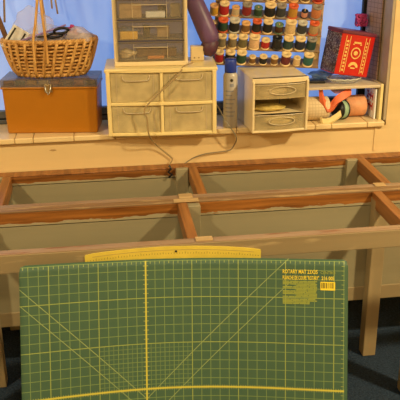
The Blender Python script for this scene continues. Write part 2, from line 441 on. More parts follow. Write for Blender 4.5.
# posts
MB().box((.2585,2.278,ZF),(.302,2.3095,ZT-.0065),0,.002).build('leg','tpaint',T)
for x0, x1 in ((-1.20,-1.15),(-.452,-.3995),(.908,.957),(1.68,1.73)):
    MB().box((x0,2.262,ZF),(x1,2.309,ZT-.022),0,.003).build('leg','legwood',T)
for x0 in (-1.12,-.425,.2575,.931,1.66): MB().box((x0,2.645,ZF),(x0+.047,2.70,ZT-.002),0,.003).build('leg','tpaint',T)
for x0 in (-1.15,-.53,.25,.962,1.66): MB().box((x0,2.009,ZF),(x0+.05,2.06,ZT-.055),0,.003).build('leg','legwood',T)
# patches of bare wood where the frames were joined
MB().box((.236,2.335,ZT),(.283,2.374,ZT+.004),0,.0015).build('joint_block','chip',T)
MB().box((.248,1.983,ZT),(.300,2.011,ZT+.005),0,.0015).build('joint_block','chip',T)
MB().box((.215,2.302,ZT),(.300,2.332,ZT+.0025),0,.001).build('joint_block','chip',T)
MB().box((.935,2.342,ZT),(.975,2.374,ZT+.003),0,.001).build('joint_block','chip',T)

# ------------------------------------------------------------------ cutting mat
g, ox, oz, yr, lean, rr, b2, b3, b4 = .0274, .2182, .6324, -.0632, .3117, .0243, .5519, -.0733, -.6647
ex = Vector((math.cos(yr), math.sin(yr), 0)); ev = Vector((math.sin(yr)*math.sin(lean), -math.cos(yr)*math.sin(lean), -math.cos(lean)))
nn = ex.cross(ev)
if nn.y > 0: nn = -nn
AX = ex*math.cos(rr)+ev*math.sin(rr); BX = -ex*math.sin(rr)+ev*math.cos(rr)
def mat_pt(i, j, off=0):
    u, v = (i-16.5)*g, j*g
    p = Vector((ox, 1.962, oz))+AX*u+BX*v+nn*(b2*u*u+b3*u**3+b4*u**4)
    return p+nn*off
mb = MB(); bm = mb.bm; uvl = bm.loops.layers.uv.new('grid')
U0, U1, V0, V1 = -.86, 33.42, -.22, 23.14; NU, NV = 60, 30
def outline(i, j):      # rounded corners
    R = .55
    cx = min(max(i, U0+R), U1-R); cy = min(max(j, V0+R), V1-R)
    dx, dy = i-cx, j-cy; d = math.hypot(dx, dy)
    if dx and dy and d > R: i, j = cx+dx*R/d, cy+dy*R/d
    return i, j
lay = []
for off in (0, -.0025):
    gr = []
    for a in range(NU+1):
        row = []
        for c in range(NV+1):
            i = U0+(U1-U0)*a/NU; j = V0+(V1-V0)*c/NV; i, j = outline(i, j)
            vv = bm.verts.new(mat_pt(i, j, off)); row.append((vv, i, j))
        gr.append(row)
    lay.append(gr)
def q(vs):
    f = bm.faces.new([v[0] for v in vs]); f.smooth = True
    for lp, v in zip(f.loops, vs): lp[uvl].uv = (v[1], v[2])
for gr in lay:
    for a in range(NU):
        for c in range(NV): q((gr[a][c], gr[a+1][c], gr[a+1][c+1], gr[a][c+1]))
A, B = lay
for a in range(NU):
    for c in (0, NV): q((A[a][c], A[a+1][c], B[a+1][c], B[a][c]))
for c in range(NV):
    for a in (0, NU): q((A[a][c], A[a][c+1], B[a][c+1], B[a][c]))
CM = mb.build('cutting_mat','mat')
tag(CM,'large green cutting mat with yellow inch grid leaning upright against the table frame','cutting mat')
def on_mat(bm, i0, j0, width=None, off=.0006, flip=True):
    """lay flat lettering (x right, y up, in grid cells) onto the bowed mat"""
    if width:
        xs = [v.co.x for v in bm.verts]; k = width/(max(xs)-min(xs)); x0 = min(xs)
        for v in bm.verts: v.co.x = (v.co.x-x0)*k
    for v in bm.verts: v.co = mat_pt(i0+v.co.x, j0-v.co.y, off)
    return bm
def mat_bm(bm, name, m, label=None):
    me = bpy.data.meshes.new(name); bm.to_mesh(me); bm.free(); me.materials.append(M[m])
    o = bpy.data.objects.new(name, me); col.objects.link(o); o.parent = CM
    if label: o['label'] = label
    return o
mat_bm(on_mat(text_bm('ROTARY MAT 23X35', .60, .008), 26.7, 1.36, 3.6), 'heading','print_bright','yellow bold printed heading')
mat_bm(on_mat(text_bm('PLANCHE DE COUPE "ROTARY"', .60, .008), 26.7, 2.02, 3.75), 'heading','print_bright','yellow bold printed heading')
pr = bmesh.new()
def strip(bm, i0, j0, i1, j1, off=.0005):
    n = 6; vs = []
    for k in range(n+1):
        i = i0+(i1-i0)*k/n
        vs.append((bm.verts.new(mat_pt(i, j0, off)), bm.verts.new(mat_pt(i, j1, off))))
    for k in range(n): bm.faces.new((vs[k][0], vs[k+1][0], vs[k+1][1], vs[k][1]))
# block of small printed instructions, set as rows of dashes
rnd = random.Random(3)
rows = 17
for r_ in range(rows):
    j = 2.15+r_*.15
    i = 26.7; end = 30.25
    if r_ in (3,6,10): i = 28.1
    if r_ in (12,): i = 29.4
    if r_ > 14: end = 29.5
    while i < end-.2:
        l = min(rnd.uniform(.5, 1.3), end-i); strip(pr, i, j, i+l, j+.115); i += l+.05
mat_bm(pr,'small_print','print_olive','block of small yellow print')
sq = bmesh.new(); strip(sq, 30.6, 2.2, 32.1, 3.1, .0004); lb = mat_bm(sq,'barcode_label','print_bright','bright yellow barcode patch')
bars = bmesh.new(); i = 30.7; rnd = random.Random(5)
while i < 31.9:
    wv = rnd.choice((.03,.05,.08)); strip(bars, i, 2.3, i+wv, 2.9, .0008); i += wv+rnd.choice((.05,.07,.1))
o = mat_bm(bars,'barcode_bars','ink'); o.parent = lb
mat_bm(on_mat(text_bm('CENTRO', .42, .005), 30.6, 1.36, 1.5), 'sizes','print_olive')
mat_bm(on_mat(text_bm('216 005', .55, .02), 30.7, 2.0, 1.3), 'sizes','print_yellow')

# ------------------------------------------------------------------ curved ruler behind the mat
def ruler_poly():
    top = []; n = 24
    x0, x1 = -.0815, .4445
    for k in range(n+1):
        t = k/n; x_ = x0+(x1-x0)*t
        top.append((x_, .6645+.0535*t-.073*t*t))
    c0, c1 = top[0], top[-1]
    top = [(x0, c0[1]-.006), (x0+.002, c0[1]-.0015)]+top[1:-1]+[(x1-.002, c1[1]-.0015), (x1, c1[1]-.006)]
    bot = [(x_, z-.06) for x_, z in reversed(top)]
    return top, top+bot
top, poly = ruler_poly()
RU = thing('curved_ruler','long translucent yellow curved dressmaking ruler tucked behind the green mat','ruler',(0,.0029,0))
MB().prism(poly, 1.9742, 1.9768).build('blade','ruler',RU)
tk = MB()
for k in range(1, 64):
    t = k/64; x_ = -.0815+.526*t; z = .6645+.0535*t-.073*t*t
    h = .007 if k % 4 == 0 else .004
    tk.box((x_-.0004,1.9738,z-.024),(x_+.0004,1.9743,z-.024+h))
tk.build('tick_marks','ink',RU)
MB().lathe([(0,0),(.0035,0),(.0035,.0009),(0,.0009)],12,mat=Matrix.Translation((.187,1.9742,.657))@Matrix.Rotation(PI/2,4,'X')).build('hole','ink',RU)
ln = MB()
for a, b_ in zip(top[2:-3], top[3:-2]):
    ln.prism([(a[0],a[1]-.0115),(b_[0],b_[1]-.0115),(b_[0],b_[1]-.0105),(a[0],a[1]-.0105)],1.9738,1.9742)
ln.build('scribed_line','cord',RU)

# ------------------------------------------------------------------ amber storage box
AB = thing('storage_box','amber plastic storage box with smoky lid and latch, under the wicker basket','box',(-.197,2.745,ZS),(0,0,-.13))
W, D, H = .352, .150, .177
bx = MB()
bx.prism([(-W/2+.006,0),(W/2-.006,0),(W/2,H),(-W/2,H)],0,D); 
o = bx.build('body','amber',AB)
bv = o.modifiers.new('b','BEVEL'); bv.width=.007; bv.segments=3
MB().box((-W/2-.004,-.005,H-.006),(W/2+.004,D+.004,H+.001),0,.002).build('rim','amber',AB)
l_ = MB(); lw = W/2+.003
l_.box((-lw,-.004,H+.0265),(lw,D+.003,H+.029),0,.001); l_.box((-lw,-.004,H+.0015),(lw,-.002,H+.0265)); l_.box((-lw,D+.001,H+.0015),(lw,D+.003,H+.0265)); l_.box((-lw,-.002,H+.0015),(-lw+.002,D+.001,H+.0265)); l_.box((lw-.002,-.002,H+.0015),(lw,D+.001,H+.0265))
ld = l_.build('lid','lid',AB)
lt = MB().box((-.017,-.0095,H-.018),(.013,-.005,H+.012),0,.002).build('latch','brass',AB)
MB().tube([(-.013,-.0115,H+.010),(-.010,-.013,H-.012),(-.002,-.0145,H-.024),(.006,-.013,H-.012),(.009,-.0115,H+.010)],.0026,8).build('latch_loop','steel',lt)
LIDTOP = ZS+H+.029
# small reels of thread showing through the lid
rc = [('maroon',(.20,.03,.05)),('teal',(.03,.14,.17)),('ochre',(.5,.28,.06)),('cream',(.62,.5,.32)),('rust',(.4,.10,.03)),('navy',(.03,.04,.12)),('pink',(.6,.25,.25)),('grey',(.25,.25,.24))]
ABM = Matrix.Translation((-.197,2.745,ZS))@Matrix.Rotation(-.13,4,'Z')
for k, (nm, cc) in enumerate(rc):
    o = MB().lathe([(0,-.017),(.010,-.017),(.011,-.015),(.009,-.013),(.009,.013),(.011,.015),(.010,.017),(0,.017)],16,mat=Matrix.Rotation(PI/2,4,'Y')).build('thread_reel',plain('reel_'+nm,cc,.5,var=.1))
    p_ = ABM@Vector((-.152+k*.0435,.018,H+.0125)); o.location = p_; o.rotation_euler = (0,0,-.13)
    tag(o,f'{nm} thread reel seen through the smoky lid of the amber box','thread reel','thread reels under the smoky lid')
# ------------------------------------------------------------------ wicker basket
BK = thing('wicker_basket','oval honey wicker basket with tall twin-cane handle, on the amber box','basket',(-.186,2.822,LIDTOP+.001),(0,0,-.03))
def bas(t):       # half axes at relative height t (0 base .. 1 rim)
    e = t**.6
    return   .118+.053*e, .050+.034*e, .002+.130*t
sb = MB(); NR = 10; NS = 28
for r_ in range(NR):
    t = (r_+.6)/NR; a, b_, z = bas(t); pts = []
    for k in range(NS*6):
        th = 2*PI*k/(NS*6); wv = .0042*math.cos(NS/2*th+(PI if r_ % 2 else 0))
        pts.append(((a+wv)*math.cos(th), (b_+wv)*math.sin(th), z+.001*math.sin(5*th+r_)))
    sb.tube(pts, .0044, 6, True)
for k in range(NS):
    th = 2*PI*(k+.5)/NS; pts = []
    for q_ in range(7):
        t = q_/6; a, b_, z = bas(max(t,.0)); th2 = th+.16*(t-.5)
        pts.append(((a+.0045)*math.cos(th2), (b_+.0045)*math.sin(th2), z))
    sb.tube(pts, .0062, 6)
sb.build('weave','wicker',BK)
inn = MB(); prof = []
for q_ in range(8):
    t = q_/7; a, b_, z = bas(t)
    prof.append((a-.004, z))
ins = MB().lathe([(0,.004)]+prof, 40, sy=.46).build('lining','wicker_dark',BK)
def braid(t, dz, R, amp, nt_, r, part):
    mb = MB()
    for ph in (0, 2*PI/3, 4*PI/3):
        a, b_, z = bas(t); pts = []
        for k in range(160):
            th = 2*PI*k/160; u_ = nt_*th+ph
            pts.append(((a+R+amp*math.cos(u_))*math.cos(th), (b_+R+amp*math.cos(u_))*math.sin(th), z+dz+amp*math.sin(u_)))
        mb.tube(pts, r, 6, True)
    return mb.build(part,'wicker',BK)
braid(1, .002, .000, .0045, 26, .0048, 'rim')
braid(0, .007, .004, .0045, 22, .0050, 'base_braid')
hd = MB()
for xf, xt, xb in ((-.049,-.024,-.052),(-.004,-.011,-.02)):
    pts = spline([(xf,-.094,.055),(xf,-.096,.137),((xf+xt)/2,-.094,.20),(xt,-.088,.28),(xt,-.045,.40),(xt-.003,.0,.43),(xt-.008,.045,.40),(xt-.014,.085,.28),(xb,.09,.20),(xb,.088,.12),(xb,.082,.07)],8)
    hd.tube(pts,.0048,8)
hd.build('handle','wicker',BK)
BC = Vector((-.186,2.812,LIDTOP))
# contents of the basket
bg = MB()
bg.blob((.005,0,.075),(.128,.044,.095),4,.10,n=4); bg.blob((-.055,.012,.15),(.070,.022,.075),9,.14,n=4)
single(bg,'plastic_bag','bag','clear crumpled plastic bag with lilac tint rising out of the basket','bag',(BC.x,BC.y+.008,LIDTOP+.02))
cd = thing('folded_pattern','folded white paper with a dark printed border at the left end of the basket','paper',(-.318,2.80,LIDTOP+.125),(.25,.60,.15))
MB().box((-.032,-.002,-.03),(.032,.001,.068),0,.001).build('sheet','white',cd)
pbm = MB()
pbm.box((-.024,-.0032,-.022),(-.018,-.002,.060)); pbm.box((.016,-.0032,-.022),(.022,-.002,.060)); pbm.box((-.024,-.0032,-.022),(.022,-.002,-.014))
pbm.build('printed_border','ink',cd)
single(MB().tube([(-.302,2.775,1.152),(-.120,2.790,1.208)],.0032,8),'knitting_needle','lilac','lilac knitting needle lying across the basket contents','knitting needle')
sx = thing('scissors','black-handled scissors lying on top in the wicker basket','scissors',(-.150,2.772,1.182),(.55,.0,.10))
def ring(cx, cz, a, b_, r, tilt=0):
    return [(cx+a*math.cos(2*PI*k/28)*math.cos(tilt)-b_*math.sin(2*PI*k/28)*math.sin(tilt), 0, cz+a*math.cos(2*PI*k/28)*math.sin(tilt)+b_*math.sin(2*PI*k/28)*math.cos(tilt)) for k in range(28)]
MB().tube(ring(.012,.010,.026,.012,.004,.12),.0052,8,True).build('handle','black',sx)
MB().tube(ring(-.012,-.010,.028,.009,.004,.1),.0048,8,True).build('handle','black',sx)
MB().box((-.075,-.003,-.018),(-.028,.003,-.006),0,.002).build('blade','steel',sx)
fl = MB()
for k, (dx, dz) in enumerate(((-.112,1.192),(-.098,1.202),(-.104,1.180),(-.090,1.186),(-.084,1.174))):
    fl.blob((dx,2.79,dz),(.009,.006,.008),k,.2,n=2)
single(fl,'fabric_scrap','yarn','magenta flowered scrap at the right of the basket contents','fabric')
pk = MB().blob((-.078,2.795,1.165),(.05,.035,.036),12,.2,n=3)
single(pk,'tissue_bundle',plain('pale_pink_tissue',(.66,.56,.60),.6,alpha=.55,var=.25,scale=40),'pale pink crumpled tissue at the right end of the basket','tissue')
single(MB().box((-.009,-.006,0),(.009,.006,.50),0,.003),'wooden_stick','brownwood','dark brown wooden stick slanting up behind the left end of the basket','stick',(-.336,2.83,LIDTOP+.12),(.0,-.28,0))
single(MB().tube([(-.349,2.885,1.21),(-.343,2.89,1.29),(-.342,2.89,1.90)],.004,8),'curtain_cord','tanstick','tan hanging cord in the window above the left end of the basket','cord',group='tan cords hanging in the window')
single(MB().tube([(-.1705,2.885,1.255),(-.172,2.89,1.30),(-.175,2.89,1.90)],.0034,8),'curtain_cord','tanstick','shorter tan hanging cord right of the basket handle, left of its pair','cord',group='tan cords hanging in the window')
single(MB().tube([(-.1515,2.885,1.235),(-.158,2.89,1.30),(-.166,2.89,1.90)],.0034,8),'curtain_cord','tanstick','longer slanting tan hanging cord right of the basket handle','cord',group='tan cords hanging in the window')

# ------------------------------------------------------------------ four-drawer unit
DW, DD, DH = .400, .205, .252
DU = thing('drawer_unit','wide cream plastic four-drawer storage unit with frosted drawers on the sill','drawer unit',(.212,2.650,ZS),(0,0,-.066))
c = MB()
hw = DW/2
c.box((-hw+.010,.012,.0),(-hw+.016,DD,DH-.014)); c.box((hw-.016,.012,0),(hw-.010,DD,DH-.014)); c.box((-hw+.010,DD-.005,0),(hw-.010,DD,DH-.014))
c.box((-hw+.004,.004,0),(hw-.004,DD,.012),0,.003)
c.box((-hw+.004,.002,.116),(hw-.004,DD,.126),0,.002)
c.box((-hw-.001,.0,.0),(-hw+.014,.020,DH-.010),0,.003); c.box((hw-.014,.0,.0),(hw+.001,.020,DH-.010),0,.003); c.box((-.006,.0,.0),(.006,.020,DH-.010),0,.003)
c.build('carcass','cream_plastic',DU)
def bowed(z0, z1, x0, x1, y0, dep, mat, part, par):
    n = 12; poly = [(x0+(x1-x0)*k/n, y0-dep*math.sin(PI*k/n)) for k in range(n+1)]+[(x1, y0+.02), (x0, y0+.02)]
    mb = MB(); Am = [mb.bm.verts.new((a, b_, z0)) for a, b_ in poly]; Bm = [mb.bm.verts.new((a, b_, z1)) for a, b_ in poly]
    mb.bm.faces.new(Am); mb.bm.faces.new(Bm[::-1])
    for k in range(len(poly)): mb.bm.faces.new((Am[k], Bm[k], Bm[(k+1) % len(poly)], Am[(k+1) % len(poly)]))
    o = mb.build(part, mat, par); bv = o.modifiers.new('b','BEVEL'); bv.width=.002; bv.segments=2; return o
bowed(.115,.1275,-hw-.001,hw+.001,.004,.008,'cream_plastic','shelf_lip',DU)
bowed(0,.011,-hw-.002,hw+.002,.004,.008,'cream_plastic','base_lip',DU)
tp = MB().box((-hw-.006,.0,DH-.015),(hw+.006,DD+.002,DH),0,.006); tp.build('top','cream_plastic',DU)
bowed(DH-.016,DH-.001,-hw-.005,hw+.005,.006,.010,'cream_plastic','top_lip',DU)
for z0, z1 in ((.0135,.114),(.129,.234)):
    for x0, x1 in ((-hw+.015,-.007),(.007,hw-.015)):
        dr = MB(); dr.box((x0,.006,z0),(x1,.0085,z1)); dr.box((x0+.003,.008,z0),(x0+.005,DD-.02,z1-.012)); dr.box((x1-.005,.008,z0),(x1-.003,DD-.02,z1-.012)); dr.box((x0+.003,.008,z0),(x1-.003,DD-.02,z0+.003)); dr.box((x0+.003,DD-.022,z0),(x1-.003,DD-.02,z1-.012))
        d_ = dr.build('drawer','frost',DU)
        xc = (x0+x1)/2+.004; h = MB()
        h.tube(spline([(xc-.050,.004,z1-.008),(xc-.046,.002,z1-.022),(xc-.030,.001,z1-.027),(xc+.030,.001,z1-.027),(xc+.046,.002,z1-.022),(xc+.050,.004,z1-.008)],5),.0022,6)
        h.build('handle','clear_edge',d_)
        for a in (x0+.022, x1-.022): MB().box((a-.001,.0045,z0+.004),(a+.001,.006,z1-.004)).build('rib','clear_edge',d_)
# contents of the four drawers
def in_drawers(mb, name, m, label, cat, x_, y_, z_, rz=0, group=None):
    p = Matrix.Translation((.212,2.650,ZS))@Matrix.Rotation(-.066,4,'Z')@Vector((x_,y_,z_))
    return single(mb, name, m, label, cat, p, (0,0,rz-.066), group)
in_drawers(MB().box((-.055,-.015,0),(.055,.03,.032),0,.004),'fabric_bundle','tanstick','folded tan fabric behind the frosted upper left drawer','fabric',-.10,.07,.1325,.1)
in_drawers(MB().box((-.06,-.008,0),(.06,.008,.010),0,.003),'zipper','ivory_plastic','pale zipper lying low in the upper left drawer','zipper',-.105,.035,.1325,-.05)
in_drawers(MB().blob((0,0,.025),(.045,.03,.025),3,.15),'fabric_bundle','peach','crumpled peach fabric in the frosted upper right drawer','fabric',.10,.07,.1325)
in_drawers(MB().blob((0,0,.030),(.06,.045,.030),5,.15),'fabric_bundle','greycord','dark grey bundle in the frosted lower left drawer','fabric',-.10,.075,.0185)
in_drawers(MB().lathe([(0,0),(.016,0),(.016,.025),(0,.025)],20),'thread_reel','black','dark reel standing in the left of the lower right drawer','reel',.055,.05,.0185)
in_drawers(MB().blob((0,0,.015),(.035,.02,.014),8,.12),'ribbon_bundle','coral','coral ribbon lying in the frosted lower right drawer','ribbon',.115,.045,.0185)
DT = ZS+DH

# ------------------------------------------------------------------ tall smoky drawer tower on top
TW, TD, TH = .268, .155, .45
yawT = -.066
TU = thing('drawer_tower','tall cream storage tower with smoky clear drawers standing on the four-drawer unit','drawer unit',(.181,2.692,DT+.0005),(0,0,yawT))
c = MB()
c.box((-TW/2,.004,0),(-TW/2+.014,TD,TH),0,.003); c.box((TW/2-.014,.004,0),(TW/2,TD,TH),0,.003)
c.box((-TW/2,.0,0),(TW/2,TD,.017),0,.003); c.box((-TW/2-.004,0,TH-.012),(TW/2+.004,TD,TH),0,.003)
c.build('carcass','ivory_plastic',TU)
MB().box((-TW/2+.014,TD-.004,.017),(TW/2-.014,TD-.001,TH-.012)).build('back_panel','clear_edge',TU)
zz = [.020,.093,.167,.243,.320,.395]
for z0, z1 in zip(zz, zz[1:]):
    x0, x1 = -TW/2+.015, TW/2-.015; z1 -= .004
    dr = MB(); dr.box((x0,-.001,z0),(x1,.0015,z1)); dr.box((x0,.001,z0),(x0+.0015,TD-.02,z1-.004)); dr.box((x1-.0015,.001,z0),(x1,TD-.02,z1-.004)); dr.box((x0,.001,z0),(x1,TD-.02,z0+.002))
    d_ = dr.build('drawer','clear_drawer',TU)
    e = MB()
    e.box((x0,-.0035,z1-.005),(x1,.001,z1),0,.001); e.box((x0,-.003,z0),(x1,.001,z0+.004),0,.001)
    e.box((x0,-.003,z0),(x0+.003,.001,z1)); e.box((x1-.003,-.003,z0),(x1,.001,z1))
    e.build('drawer_rim','smoky_edge',d_)
    h = MB()
    for a in (-.062,.060): h.box((a-.001,-.004,z0+.006),(a+.001,-.001,z1-.006))
    h.box((-.062,-.008,z1-.022),(.060,-.001,z1-.019),0,.001)
    h.build('handle','clear_edge',d_)
    MB().box((x0,.02,z1+.0005),(x1,TD-.01,z1+.0035)).build('divider_shelf','smoky_edge',TU)
TM = Matrix.Translation((.181,2.692,DT+.0005))@Matrix.Rotation(yawT,4,'Z')
def in_tower(mb, name, m, label, cat, x_, y_, k, rz=0):
    return single(mb, name, m, label, cat, TM@Vector((x_,y_,zz[k]+.0025)), (0,0,rz+yawT))
in_tower(MB().box((-.032,0,0),(.032,.02,.028),0,.003),'card_box','yellowbox','bright yellow card box in the tower drawer second from the bottom','box',-.078,.012,1,.02)
in_tower(MB().blob((0,0,.018),(.042,.03,.018),6,.2),'button_bag','blue_bag','grey-blue bag on the yellow box side of the second tower drawer, behind it','bag',-.085,.075,1)
in_tower(MB().box((-.012,0,0),(.012,.02,.045),0,.003),'bobbin_case','black','small dark upright case in the second tower drawer','case',-.012,.04,1,.2)
in_tower(MB().box((-.022,0,0),(.022,.03,.040),0,.003),'card_box','tanstick','tan card box right of centre in the second tower drawer','box',.045,.05,1,-.1)
in_tower(MB().box((-.03,0,0),(.03,.02,.010),0,.003),'thread_card','orangebits','orange card lying in the bottom tower drawer','card',.018,.018,0,.05)
in_tower(MB().box((-.075,0,0),(.075,.03,.030),0,.004),'fabric_bundle','brownwood','folded dark brown fabric in the bottom tower drawer','fabric',.02,.06,0)
in_tower(MB().blob((0,0,.016),(.03,.02,.016),2,.2),'fabric_bundle','woven','crumpled beige fabric at the left of the bottom tower drawer','fabric',-.085,.05,0)
in_tower(MB().box((-.04,0,0),(.04,.03,.050),0,.003),'card_box','tanstick','tan card box at the left of the third tower drawer','box',-.07,.02,2)
in_tower(MB().box((-.035,0,0),(.035,.03,.022),0,.004),'folded_cloth','white','folded white cloth in the middle of the third tower drawer','cloth',.02,.02,2)
in_tower(MB().lathe([(0,0),(.015,0),(.015,.035),(0,.035)],20),'thread_reel','black','dark reel behind the white cloth in the third tower drawer','reel',.045,.075,2)
in_tower(MB().box((-.018,0,0),(.018,.03,.046),0,.003),'card_box','greycord','grey box at the right of the third tower drawer','box',.092,.03,2)

# cream adapter and mauve roll to the right of the tower
AD = thing('power_adapter','small square cream adapter box on the drawer unit beside the tower','adapter',(.360,2.757,DT+.0005),(0,0,-.066))
MB().box((-.026,0,0),(.024,.04,.054),0,.003).build('case','ivory_plastic',AD)
MB().tube([(-.012,-.0015,.012),(-.012,.003,.012)],.003,8).build('socket','cord',AD); MB().tube([(.004,-.0015,.012),(.004,.003,.012)],.003,8).build('socket','cord',AD)
RL = thing('sleeve_roll','dark mauve cloth pressing roll leaning beside the drawer tower','pressing roll',(0,0,0))
a, b_ = Vector((.356,2.80,1.275)), Vector((.412,2.775,1.140)); dv = (b_-a)
pts = [a-dv*.22, a-dv*.15, a, a+dv*.33, a+dv*.66, b_-dv*.08, b_+dv*.06, b_+dv*.14]
MB().tube(pts,[.006,.026,.034,.036,.037,.037,.031,.008],20).build('upper_half','purple',RL)
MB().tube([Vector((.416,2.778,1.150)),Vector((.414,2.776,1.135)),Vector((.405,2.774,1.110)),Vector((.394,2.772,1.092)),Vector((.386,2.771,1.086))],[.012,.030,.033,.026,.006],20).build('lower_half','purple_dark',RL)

# ------------------------------------------------------------------ spray can
SC = thing('spray_can','white aerosol spray can with dark blue cap standing between the drawer units','can',(.480,2.728,ZS+.0005))
MB().lathe([(0,0),(.026,0),(.0275,.004),(.0275,.196),(.025,.205),(.021,.211),(0,.211)],28).build('can_body','can',SC)
MB().lathe([(0,.2115),(.022,.2115),(.0225,.216),(.0225,.240),(.0215,.258),(.019,.262),(0,.262)],28).build('cap','blue_cap',SC)
lg = MB()
def can_patch(mb, ang0, ang1, z0, z1, r=.0279, n=6):
    vs = [(mb.bm.verts.new((r*math.sin(a), -r*math.cos(a), z0)), mb.bm.verts.new((r*math.sin(a), -r*math.cos(a), z1))) for a in [ang0+(ang1-ang0)*k/n for k in range(n+1)]]
    for p_, q_ in zip(vs, vs[1:]): mb.bm.faces.new((p_[0], q_[0], q_[1], p_[1]))
for k in range(7): can_patch(lg,-.9,.3+.25*math.sin(k*2.1),.045+k*.016,.050+k*.016)
lg.build('printed_text','print_blue',SC)
lg = MB(); can_patch(lg,-.25,.25,.160,.172); lg.build('printed_badge','print_blue',SC)
em = MB(); em.lathe([(0,0),(.006,0),(.006,.0008),(0,.0008)],14,mat=Matrix.Translation((0,-.0272,.185))@Matrix.Rotation(PI/2,4,'X')); em.build('emblem','ink',SC)

# ------------------------------------------------------------------ three-drawer mini unit
MW, MD, MH = .214, .245, .205
MU = thing('mini_drawer_unit','small ivory three-drawer unit with its middle drawer missing, on the sill under the thread rack','drawer unit',(.651,2.618,ZS),(0,0,.06))
hw = MW/2
c = MB()
c.box((-hw,.008,0),(-hw+.007,MD,MH-.008),0,.002); c.box((hw-.007,.008,0),(hw,MD,MH-.008),0,.002); c.box((-hw,MD-.005,0),(hw,MD,MH-.008))
c.box((-hw,.006,0),(hw,MD,.006),0,.002)
c.box((-hw+.005,.02,.069),(hw-.005,MD-.02,.0705)); 
c.build('carcass','ivory_plastic',MU)
bowed(MH-.018,MH,-hw-.001,hw+.001,.010,.012,'ivory_plastic','top_lip',MU)
MB().box((-hw-.001,.010,MH-.012),(hw+.001,MD+.001,MH),0,.004).build('top','ivory_plastic',MU)
bowed(0,.009,-hw,hw,.010,.012,'ivory_plastic','base_lip',MU)
for a in (-hw-.001,hw-.008): MB().box((a,.002,0),(a+.009,.02,MH-.010),0,.003).build('front_post','ivory_plastic',MU)
def mini_drawer(z0, z1):
    dr = MB(); x0, x1 = -hw+.009, hw-.009; n = 12
    pr_ = [(x0+(x1-x0)*k/n, .010-.010*math.sin(PI*k/n)) for k in range(n+1)]
    Am = [dr.bm.verts.new((x_, y_, z0)) for x_, y_ in pr_]; Bm = [dr.bm.verts.new((x_, y_, z1)) for x_, y_ in pr_]
    Ab = [dr.bm.verts.new((x_, y_+.002, z0)) for x_, y_ in pr_]; Bb = [dr.bm.verts.new((x_, y_+.002, z1)) for x_, y_ in pr_]
    for k in range(n):
        dr.bm.faces.new((Am[k],Am[k+1],Bm[k+1],Bm[k])); dr.bm.faces.new((Ab[k],Ab[k+1],Bb[k+1],Bb[k])); dr.bm.faces.new((Bm[k],Bm[k+1],Bb[k+1],Bb[k])); dr.bm.faces.new((Am[k],Am[k+1],Ab[k+1],Ab[k]))
    dr.box((x0,.012,z0),(x0+.002,MD-.03,z1-.003)); dr.box((x1-.002,.012,z0),(x1,MD-.03,z1-.003)); dr.box((x0,.012,z0),(x1,MD-.03,z0+.002))
    d_ = dr.build('drawer','frost_clear',MU)
    h = MB(); zc = (z0+z1)/2+.004
    h.tube([(.005+.050*math.cos(2*PI*k/40), .0005-.0035*math.sin(PI*(.5+.25*math.cos(2*PI*k/40))), zc+.015*math.sin(2*PI*k/40)) for k in range(40)],.0018,8,True)
    h.build('handle','clear_edge',d_)
    r_ = MB(); r_.tube([(x_, y_-.0005, z1-.001) for x_, y_ in pr_],.0022,6); r_.build('drawer_rim','clear_edge',d_)
M['frost_clear'] = plain('cloudy_clear_plastic', (.66,.53,.29), .2, alpha=.36, var=.15)
mini_drawer(.128,.183); mini_drawer(.012,.067)
def in_mini(mb, name, m, label, cat, x_, y_, z_, rz=0):
    p = Matrix.Translation((.651,2.618,ZS))@Matrix.Rotation(.06,4,'Z')@Vector((x_,y_,z_)); return single(mb, name, m, label, cat, p, (0,0,rz))
M['olive'] = plain('olive_yellow_ribbon',(.55,.41,.12),.6,var=.25,scale=60)
in_mini(MB().blob((0,0,.010),(.058,.045,.010),3,.15),'ribbon_bundle','olive','olive yellow ribbon heap in the open middle bay of the mini drawer unit','ribbon',-.025,.07,.0715)
in_mini(MB().box((-.0025,-.0025,0),(.0025,.0025,.050),0,.001),'crochet_hook','black','thin black hook standing upright in the open middle bay','hook',.022,.09,.0715)
in_mini(MB().blob((0,0,.018),(.062,.035,.018),7,.15),'fabric_bundle','olive','olive yellow fabric in the bottom drawer of the mini unit','fabric',.01,.06,.0155)
in_mini(MB().blob((0,0,.015),(.05,.03,.015),9,.18),'lace_bundle','ivory_plastic','ivory lace bundle in the top drawer of the mini unit','lace',-.02,.06,.1315)
MT = ZS+MH

